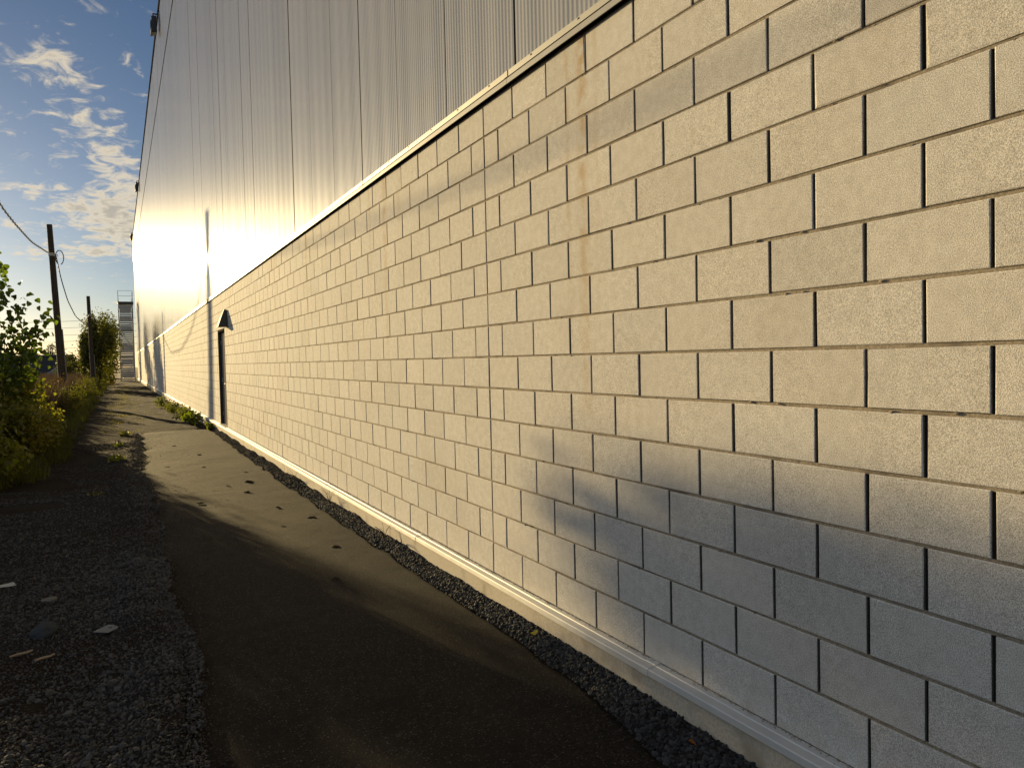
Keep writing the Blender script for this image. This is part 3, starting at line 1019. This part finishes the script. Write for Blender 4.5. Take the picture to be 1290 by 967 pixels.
def shrub(name, x, y, rx, ry, h, n, leaf, colr, lab, cat='shrub', group='shrubs on the left verge', shape=BROAD, k=18, z0=-.25, warm=.25, dry=False):
    o = (x, y, z0)
    e = empty(name, o)
    tag(e, lab, cat, group)
    P, C_ = clump_points((0, 0, h*.52), (rx, ry, h*.52), n, k, .30, .35)
    P = P[P[:, 2] > .03]
    s = leaf*rng.uniform(.55, 1.2, len(P))
    me_ = fast_mesh('foliage', *leaves(P, s, leafcol(len(P), colr, .28, warm), shape))
    link('foliage', me_, M['dryleaf' if dry else 'leaf'], e)
    st = MB()
    for c_ in C_:
        c_[2] = max(c_[2], .15)
        b0 = (c_[0]*.25+random.uniform(-.06, .06), c_[1]*.25+random.uniform(-.06, .06), 0)
        stems(st, b0, [c_], .011, .004)
    st.build('stems', M['stem'], e)
    return e

G1 = (.095, .105, .018)
G2 = (.115, .115, .024)
G3 = (.075, .088, .017)
SHR = [(-5.0, 12.6, .8, 1.0, 1.75, 3200, .085, G1, 'dark shrub hidden partly behind the sapling trunk at the frame edge'),
       (-4.00, 7.9, .62, .9, 1.05, 2600, .075, G1, 'low leafy green shrub nearest the camera at the left edge of the photo'),
       (-4.35, 10.4, .85, 1.1, 1.55, 4600, .080, G3, 'dense dark green shrub directly below the sapling'),
       (-3.72, 11.6, .50, .9, .95, 2600, .065, G2, 'yellow green shrub spilling over the gravel edge below the sapling'),
       (-4.60, 14.0, .95, 1.2, 1.8, 4200, .085, G1, 'tall leafy shrub behind the sapling'),
       (-3.75, 15.0, .50, 1.1, .95, 2000, .065, G2, 'yellowish shrub at the path edge halfway to the near pole'),
       (-4.70, 17.4, .85, 1.3, 2.15, 4200, .080, G3, 'rounded green shrub just in front of the near pole'),
       (-5.60, 22.5, 1.1, 1.8, 1.35, 2600, .090, G1, 'broad green shrub to the left of the near pole'),
       (-5.30, 8.6, .75, 1.0, 1.9, 2600, .085, G3, 'tall dark shrub at the left frame edge behind the lowest shrub')]
for s_ in SHR:
    shrub('shrub', *s_)
W1 = (.06, .066, .02)
for x, y, rx, h, n, lab in ((-3.75, 27, .5, .8, 1100, 'dry yellow weed clump in front of the near pole'),
                            (-4.25, 33.5, .55, .95, 1200, 'rusty brown weed clump at the foot of the near pole'),
                            (-3.7, 40, .6, .8, 1000, 'pale weed clump just behind the near pole'),
                            (-3.75, 46, .6, .9, 900, 'weed clump between the two timber poles'),
                            (-3.4, 53.5, .5, .7, 700, 'dark weed clump at the foot of the farther pole')):
    shrub('weed_clump', x, y, rx, rx*1.8, h*1.35, int(n*1.6), .07, W1 if 'rusty' not in lab else (.05, .032, .018), lab, 'weeds', 'weed clumps around the poles', NARROW, 14, warm=.3)

# sapling with large heart-shaped leaves at the left
def sapling():
    o = (-4.15, 12.6, -.25)
    e = empty('sapling', o)
    tag(e, 'tall sapling with big heart-shaped leaves against the sky at the left edge', 'sapling')
    trunk = [(0, 0, 0), (.03, 0, .9), (-.02, .03, 1.8), (-.10, .0, 2.7), (-.16, .02, 3.6)]
    MB().tube(trunk, [.035, .03, .024, .016, .007], 7).build('trunk', M['stem'], e)
    br = [((.02, 0, 1.3), (.55, -.2, 2.1)), ((0, 0, 1.6), (.78, .0, 2.62)), ((0, 0, 1.9), (.5, .2, 2.95)), ((-.02, 0, 1.9), (-.6, .1, 2.6)), ((-.05, 0, 2.2), (-.5, -.2, 3.2)),
          ((-.05, 0, 2.3), (.10, .2, 3.25)), ((-.08, 0, 2.6), (-.45, .3, 3.7)), ((.02, 0, 1.2), (-.7, -.2, 2.0)), ((.0, 0, 1.0), (.45, .4, 1.75)), ((0, 0, 1.3), (-.3, .6, 2.2)), ((0, 0, 1.5), (.2, -.6, 2.3)),
          ((0, 0, 1.5), (.72, -.3, 2.38)), ((-.1, 0, 2.7), (-.8, -.1, 3.4)), ((-.1, 0, 2.9), (.0, -.2, 3.55)), ((-.1, 0, 2.4), (-.9, .2, 2.9))]
    bm_ = MB(); P = []
    for a_, b_ in br:
        a_, b_ = Vector(a_), Vector(b_)
        stems(bm_, a_, [b_], .012, .004, .18)
        for q in range(85):
            t = random.uniform(.25, 1.05)
            p = a_.lerp(b_, t) + Vector((random.gauss(0, .13), random.gauss(0, .16), random.gauss(0, .13)))
            P.append(p[:])
    bm_.build('branches', M['stem'], e)
    P = np.array(P)
    me_ = fast_mesh('foliage', *leaves(P, rng.uniform(.07, .125, len(P)), leafcol(len(P), (.055, .085, .014), .25, .15), BROAD, .7))
    link('foliage', me_, M['leaf'], e)
sapling()

# trees
def tree(name, x, y, h, cr, n, leaf, colr, lab, base_h=.28, k=26, group='trees at the far end of the path', warm=.2):
    e = empty(name, (x, y, -.3))
    tag(e, lab, 'tree', group)
    zc = h*(base_h + (1-base_h)*.5)
    P, C_ = clump_points((0, 0, zc), (cr, cr, h*(1-base_h)*.5), n, k, .22, .35)
    P = P[P[:, 2] > .1]
    s = leaf*rng.uniform(.6, 1.3, len(P))
    me_ = fast_mesh('crown', *leaves(P, s, leafcol(len(P), colr, .3, warm), RHOMB, .2))
    link('crown', me_, M['farleaf'], e)
    t_ = MB().tube([(0, 0, 0), (.05, .02, h*.2), (-.04, .05, h*.45), (.02, 0, h*.8)], [h*.022, h*.018, h*.012, h*.004], 8)
    for c_ in C_:
        stems(t_, (random.uniform(-.05, .05), 0, h*random.uniform(.2, .5)), [c_], h*.007, h*.002, .2)
    t_.build('trunk', M['bark'], e)
    return e
tree('leafy_tree', -3.45, 61, 5.9, 1.35, 7500, .15, (.075, .085, .022), 'dark leafy tree just behind the farther pole', .10, 34)
tree('leafy_tree', -4.0, 60.4, 5.7, .75, 5200, .15, (.07, .08, .02), 'slimmer leafy tree left of the farther pole top', .15, 26)
tree('leafy_tree', -3.5, 80, 7.0, 1.7, 4600, .20, (.058, .065, .02), 'dark round tree between the farther pole and the fire stair', .25, 26)
tree('autumn_tree', -3.15, 70, 3.9, 1.15, 3000, .16, (.085, .075, .018), 'shorter yellowing tree at the path end left of the fire stair', .08, 20, warm=.6)
tree('small_tree', -6.9, 95, 2.9, 1.5, 1800, .22, (.06, .065, .02), 'small pale tree left of the farther pole at the field edge', .1, 16)
tree('leafy_tree', -6.9, 24.9, 5.0, .58, 620, .12, (.06, .075, .015), 'slender tree beyond the left frame edge whose crown shades the lower wall', .81, 22, 'trees beyond the left frame edge')
tree('leafy_tree', -6.9, 23.1, 4.65, .55, 700, .12, (.06, .075, .015), 'lower bushy tree beside the slender tree beyond the left frame edge', .70, 24, 'trees beyond the left frame edge')
tree('leafy_tree', -6.6, 25.9, 4.95, .34, 330, .13, (.06, .075, .015), 'thin young tree behind the slender tree beyond the left frame edge', .80, 12, 'trees beyond the left frame edge')
FAR = [(-13.4, 160, 6.2, 2.0, 'small round tree on the horizon behind the near pole'), (-19.5, 170, 4.4, 2.4, 'low dark tree above the long dark shed'),
       (-10.5, 165, 5.2, 1.6, 'narrow horizon tree just right of the near pole'), (-24, 175, 4.8, 3.0, 'wide low tree left of the pale block building'),
       (-8.6, 140, 4.6, 2.2, 'rounded tree at the right end of the long dark shed'), (-16.5, 172, 4.9, 1.3, 'thin small tree on the horizon beside the pale block building'),
       (-31, 180, 6, 3.5, 'large horizon tree far to the left of the shed')]
for x, y, h, cr, lab in FAR:
    tree('distant_tree', x, y, h, cr, 900, .35, (.035, .042, .014), lab, .12, 14, 'distant trees on the horizon')

# distant buildings
sh_ = empty('long_shed', (-23, 150, -.3))
tag(sh_, 'long low dark shed with a pale roof edge beyond the field', 'shed')
MB().box(-14, 13.4, 0, 8, 0, 3.95).build('wall', M['roofdark'], sh_)
MB().box(-14.2, 13.6, -.2, 8.2, 3.951, 4.12).build('roof', M['farwall'], sh_)
for q in np.arange(-12, 12, 6):
    MB().box(q, q+2.4, -.03, 0, .2, 2.9).build('loading_door', M['glass'], sh_)
bb = empty('block_building', (-19.3, 190, -.3))
tag(bb, 'small pale flat-roofed building on the horizon above the shed', 'building')
MB().box(-1.3, 1.3, 0, 4, 0, 5.9).build('wall', M['farwall'], bb)
MB().box(-1.45, 1.45, -.15, 4.15, 5.901, 6.15).build('roof', M['roofdark'], bb)
for q in (-.8, .3):
    MB().box(q, q+.5, -.03, 0, 4.4, 5.2).build('window', M['glass'], bb)
hp = grid('gravel_heap', np.linspace(-16, -5.5, 40), np.linspace(100, 118, 30),
          lambda x, y: -.5 + 2.3*np.exp(-((x+8.5)/2.0)**2-((y-109)/4)**2) + 1.6*np.exp(-((x+13.2)/2.0)**2-((y-110)/4)**2) + (vnoise(x*1.5, y*1.5, 4)-.5)*.25, mat('pale gravel heap', m_flat((.15, .155, .16), .9, 0, .3)))
tag(hp, 'low grey gravel heap beyond the reeds', 'gravel heap')

# grass and reeds (nobody could count these)
def blades(name, X, Y, Z, h, wd, colr, m, lean=.35, tipcol=None):
    n = len(X)
    a_ = rng.uniform(0, 2*math.pi, n)
    s_ = np.stack([np.cos(a_), np.sin(a_), np.zeros(n)], 1)
    ld = rng.normal(0, lean, (n, 2))
    b = np.stack([X, Y, Z], 1)
    L_ = np.concatenate([ld, np.zeros((n, 1))], 1)*h[:, None]
    up = np.stack([np.zeros(n), np.zeros(n), np.ones(n)], 1)*h[:, None]
    p0a, p0b = b - s_*wd[:, None]*.5, b + s_*wd[:, None]*.5
    m0 = b + up*.55 + L_*.3
    p1a, p1b = m0 - s_*wd[:, None]*.4, m0 + s_*wd[:, None]*.4
    tip = b + up*.95 + L_
    v = np.stack([p0a, p0b, p1a, p1b, tip], 1).reshape(-1, 3)
    base = (np.arange(n)*5)[:, None]
    loops = np.concatenate([base+np.array([0, 1, 3, 2])[None], base+np.array([2, 3, 4])[None]], 1).ravel()
    sizes = np.tile([4, 3], n)
    tone = np.repeat(colr, 2, 0)
    if tipcol is not None:
        tone = tone.copy(); tone[1::2] = tipcol
    return link(name, fast_mesh(name, v, loops, sizes, tone), m)
n = 16000
yv = 5.5 + 60*rng.uniform(0, 1, n)**1.8
xv = -3.25 - np.abs(rng.normal(0, .55, n)) + (vnoise(yv*1.1, 2, 41)-.5)*.7
xv = np.where(yv < 8.2, xv-.25-(8.2-yv)*.2, xv)
hv = rng.uniform(.08, .34, n)*(.6+.8*vnoise(xv*2, yv*.7, 42))
o = blades('verge_grass', xv, yv, np.full(n, -.25), hv, rng.uniform(.006, .014, n), leafcol(n, (.055, .065, .018), .3, .25), M['dryleaf'], .4)
tag(o, kind='stuff')
n = 15000
yv = 22 + 98*rng.uniform(0, 1, n)**1.3; xv = -3.75 - (yv*.12)*rng.uniform(0, 1, n)**1.2 - rng.uniform(0, .8, n)
hv = rng.uniform(.9, 1.55, n)
o = blades('reeds', xv, yv, np.full(n, -.3), hv, rng.uniform(.02, .05, n), leafcol(n, (.036, .030, .016), .3, .3), M['reed'], .16, leafcol(n, (.105, .07, .058), .25, .1))
tag(o, kind='stuff')
n = 2600
yv = rng.uniform(16.8, 70, n); xv = -2.0 + rng.normal(0, .28, n) + (vnoise(yv*.5, 1, 44)-.5)*.5
kp = vnoise(xv*2, yv*1.2, 45) > .52
xv, yv = xv[kp], yv[kp]; n = len(xv)
o = blades('path_grass', xv, yv, z_gravel(xv, yv), rng.uniform(.03, .10, n), rng.uniform(.008, .016, n), leafcol(n, (.085, .085, .025), .3, .4), M['dryleaf'], .6)
tag(o, kind='stuff')

# weeds along the foot of the wall and on the gravel
def weed(x, y, r, h, n, leaf, colr, lab, group, shape=BROAD, k=10):
    return shrub('weed_plant', x, y, r, r*1.5, h, n, leaf, colr, lab, 'weed', group, shape, k, z0=-.23)
GW = 'weeds growing at the foot of the wall'
weed(-.36, 18.2, .26, .34, 420, .065, (.085, .115, .02), 'bright green broad-leaved weed by the wall just past the door', GW)
weed(-.42, 20.6, .30, .36, 420, .06, (.075, .09, .022), 'second green weed past the door, behind the bright one', GW)
weed(-.45, 24.5, .36, .40, 420, .06, (.065, .075, .02), 'olive weed along the wall, midway in the row', GW)
weed(-.55, 29.5, .36, .40, 380, .06, (.06, .07, .02), 'farthest and darkest weed in the row at the wall', GW)
weed(-.15, 16.1, .10, .22, 120, .07, (.10, .12, .02), 'small sprig beside the sill under the door', GW)
GP = 'weed tufts on the gravel beside the asphalt'
weed(-2.20, 10.4, .14, .10, 150, .045, (.12, .14, .025), 'bright low weed tuft on the gravel near the asphalt edge', GP, k=7)
weed(-2.22, 13.2, .12, .09, 110, .045, (.09, .11, .025), 'smaller weed tuft behind the bright one on the gravel', GP, k=6)
weed(-2.10, 15.8, .14, .12, 120, .05, (.08, .09, .03), 'weed tuft at the far corner of the asphalt', GP, k=6)
weed(-2.45, 6.6, .10, .07, 70, .035, (.08, .085, .03), 'tiny dull weed tuft on the nearest gravel', GP, k=5)
def sprig(x, y, z, lab, n=9):
    e = MB()
    for q in range(n):
        a_ = random.uniform(0, 6.28); l_ = random.uniform(.08, .2)
        dx_, dy_ = math.cos(a_)*l_*.6 - .02, math.sin(a_)*l_*.9
        pts = [(0, 0, 0), (dx_*.3, dy_*.3, l_*.6), (dx_*.75, dy_*.75, l_*.9), (dx_*1.1, dy_*1.1, l_*.78)]
        e.tube(pts, [.0022, .0018, .0014, .0008], 4)
    o_ = e.build('grass_sprig', M['stem'])
    o_.location = (x, y, z)
    tag(o_, lab, 'grass', 'dry grass sprigs beside the sill')
sprig(-.12, 3.95, -.15, 'farther dry grass sprig poking from the stones against the sill')
sprig(-.13, 1.95, -.15, 'nearer dry grass sprig poking from the stones against the sill')
sprig(-.13, 5.8, -.15, 'small dry grass sprig farthest along the stone strip', 5)

# ------------------------------------------------------------------ litter on the gravel
def slab(name, x, y, sx, sy, th, rz, m, lab, cat, tilt=(0, 0), z=None, hole=False):
    mb_ = MB()
    if hole:
        r_ = .012; c_ = (.02, .0)
        n_ = 10
        ring = [(c_[0]+r_*math.cos(2*math.pi*k/n_), c_[1]+r_*math.sin(2*math.pi*k/n_)) for k in range(n_)]
        out = []
        for k in range(n_):
            a_ = 2*math.pi*k/n_; dx_, dy_ = math.cos(a_), math.sin(a_)
            t_ = min(sx/2/max(abs(dx_), 1e-6), sy/2/max(abs(dy_), 1e-6))
            out.append((dx_*t_, dy_*t_))
        out = [(sx/2, 0), (sx/2, sy/2), (sx*.1, sy/2), (-sx*.25, sy/2), (-sx/2, sy/2), (-sx/2, 0), (-sx/2, -sy/2), (-sx*.2, -sy/2), (sx*.12, -sy/2), (sx/2, -sy/2)]
        v = [(a_, b_, z_) for z_ in (0, th) for a_, b_ in out] + [(a_, b_, z_) for z_ in (0, th) for a_, b_ in ring]
        f_ = []
        for k in range(n_):
            k2 = (k+1) % n_
            f_ += [(n_+k, n_+k2, 3*n_+k2, 3*n_+k), (k, 2*n_+k, 2*n_+k2, k2), (k, k2, n_+k2, n_+k), (2*n_+k, 3*n_+k, 3*n_+k2, 2*n_+k2)]
        mb_.add(v, f_)
        o_ = mb_.build(name, m)
    else:
        nx_, ny_ = 4, 3
        v, f_ = [], []
        for z_ in (0, th):
            for j_ in range(ny_+1):
                for i_ in range(nx_+1):
                    u_, w_ = i_/nx_-.5, j_/ny_-.5
                    v.append((u_*sx*(1+.06*math.sin(7*w_)), w_*sy*(1+.05*math.sin(5*u_)), z_ + .10*sx*(u_*u_) + .05*sx*u_*w_))
        s1 = (nx_+1)*(ny_+1)
        for j_ in range(ny_):
            for i_ in range(nx_):
                a_ = j_*(nx_+1)+i_
                f_ += [(a_, a_+nx_+1, a_+nx_+2, a_+1), (s1+a_, s1+a_+1, s1+a_+nx_+2, s1+a_+nx_+1)]
        per = [i_ for i_ in range(nx_+1)] + [(j_+1)*(nx_+1)+nx_ for j_ in range(ny_)] + [ny_*(nx_+1)+i_ for i_ in range(nx_-1, -1, -1)] + [j_*(nx_+1) for j_ in range(ny_-1, 0, -1)]
        for a_, b_ in zip(per, per[1:]+per[:1]):
            f_.append((a_, b_, s1+b_, s1+a_))
        mb_.add(v, f_)
        o_ = mb_.build(name, m)
    o_.location = (x, y, (float(z_gravel(x, y)) if z is None else z)+.012)
    o_.rotation_euler = (tilt[0], tilt[1], rz)
    return tag(o_, lab, cat)
slab('card', -2.27, .73, .14, .10, .003, R(55), M['paper'], 'square grey card with a small hole lying flat on the gravel', 'card', (.02, .03), hole=True)
slab('paper_scrap', -2.98, 2.36, .13, .08, .002, R(20), mat('white paper', m_flat((.33, .33, .31), .8, 0, .3)), 'white paper scrap on the gravel at the left frame edge', 'paper', (.05, .04))
def rock(name, x, y, r, tone, lab, sq=.7):
    bm = bmesh.new()
    bmesh.ops.create_icosphere(bm, subdivisions=3, radius=1)
    sd_ = random.uniform(0, 50)
    from mathutils import noise as mn
    for v in bm.verts:
        p = v.co.copy()
        d = 1 + .22*mn.noise(p*1.3+Vector((sd_, 0, 0))) + .08*mn.noise(p*3.5+Vector((0, sd_, 0)))
        v.co = Vector((p.x*d*r, p.y*d*r*.8, p.z*d*r*sq))
    me_ = bpy.data.meshes.new(name); bm.to_mesh(me_); bm.free()
    o_ = link(name, me_, mat('rock', m_flat(tone, .9, 0, .35)))
    o_.location = (x, y, float(z_gravel(x, y))+r*sq*.45)
    return tag(o_, lab, 'rock')
rock('rock', -2.61, .85, .075, (.05, .055, .06), 'fist-sized dark rock on the gravel behind the two sticks')
rock('rock', -2.65, 1.76, .05, (.15, .14, .12), 'pale flat stone on the gravel beyond the dark rock', .35)
def stick(x, y, L, rz, lab):
    e = MB().tube([(-L/2, 0, 0), (-L*.1, .004, .004), (L*.25, -.003, .006), (L/2, .002, .012)], [.006, .0075, .007, .005], 6)
    o_ = e.build('stick', M['twig'])
    o_.location = (x, y, float(z_gravel(x, y))+.016)
    o_.rotation_euler.z = rz
    tag(o_, lab, 'stick', 'pale sticks on the gravel')
stick(-2.70, .525, .11, R(9), 'left pale stick on the gravel in front of the dark rock')
stick(-2.58, .43, .098, R(15), 'right pale stick on the gravel in front of the dark rock')
def dry_leaf(x, y, z, s, c, lab, rot):
    v, l, sz_, tn = leaves(np.zeros((1, 3)), np.array([s]), np.array([c]), BROAD, 0)
    me_ = fast_mesh('dry_leaf', v, l, sz_, tn)
    o_ = link('dry_leaf', me_, M['dryleaf'])
    o_.modifiers.new('thick', 'SOLIDIFY').thickness = .0006
    o_.location = (x, y, z); o_.rotation_euler = rot
    tag(o_, lab, 'leaf')
dry_leaf(-.17, -2.14, -.14, .035, (.35, .13, .03), 'small orange dry leaf on the dark stones beside the sill', (.4, .2, 0))
dry_leaf(-.12, -.80, -.11, .05, (.40, .36, .16), 'pale yellow leaf standing in the stones against the sill', (1.2, .2, .4))
def clod(x, y, r, lab):
    bm = bmesh.new()
    bmesh.ops.create_icosphere(bm, subdivisions=2, radius=1)
    from mathutils import noise as mn
    k_ = random.uniform(0, 90)
    for v in bm.verts:
        p = v.co.copy()
        d = .75 + .8*mn.noise(p*1.6 + Vector((k_, 0, 0)))
        v.co = Vector((p.x*d*r, p.y*d*r*.7, max(p.z*d, -.1)*r*.28))
    me_ = bpy.data.meshes.new('dirt_clod'); bm.to_mesh(me_); bm.free()
    o_ = link('dirt_clod', me_, M['clod'])
    o_.location = (x, y, ZA+.002)
    o_.rotation_euler.z = random.uniform(0, 6)
    tag(o_, lab, 'dirt clod', 'dirt clods scattered on the asphalt')
for x, y in ((-.9, 6.4), (-.75, 5.7), (-.6, 6.6), (-1.0, 8.6), (-.5, 7.6), (-1.5, 9.0), (-.75, 3.3), (-.6, 4.4), (-1.2, 12.5), (-.5, 2.2), (-1.35, 5.2), (-.9, 10.5), (-.4, 3.6), (-.75, 1.2)):
    clod(x, y, random.uniform(.03, .07), 'dark crumb of dirt lying on the sunlit asphalt')
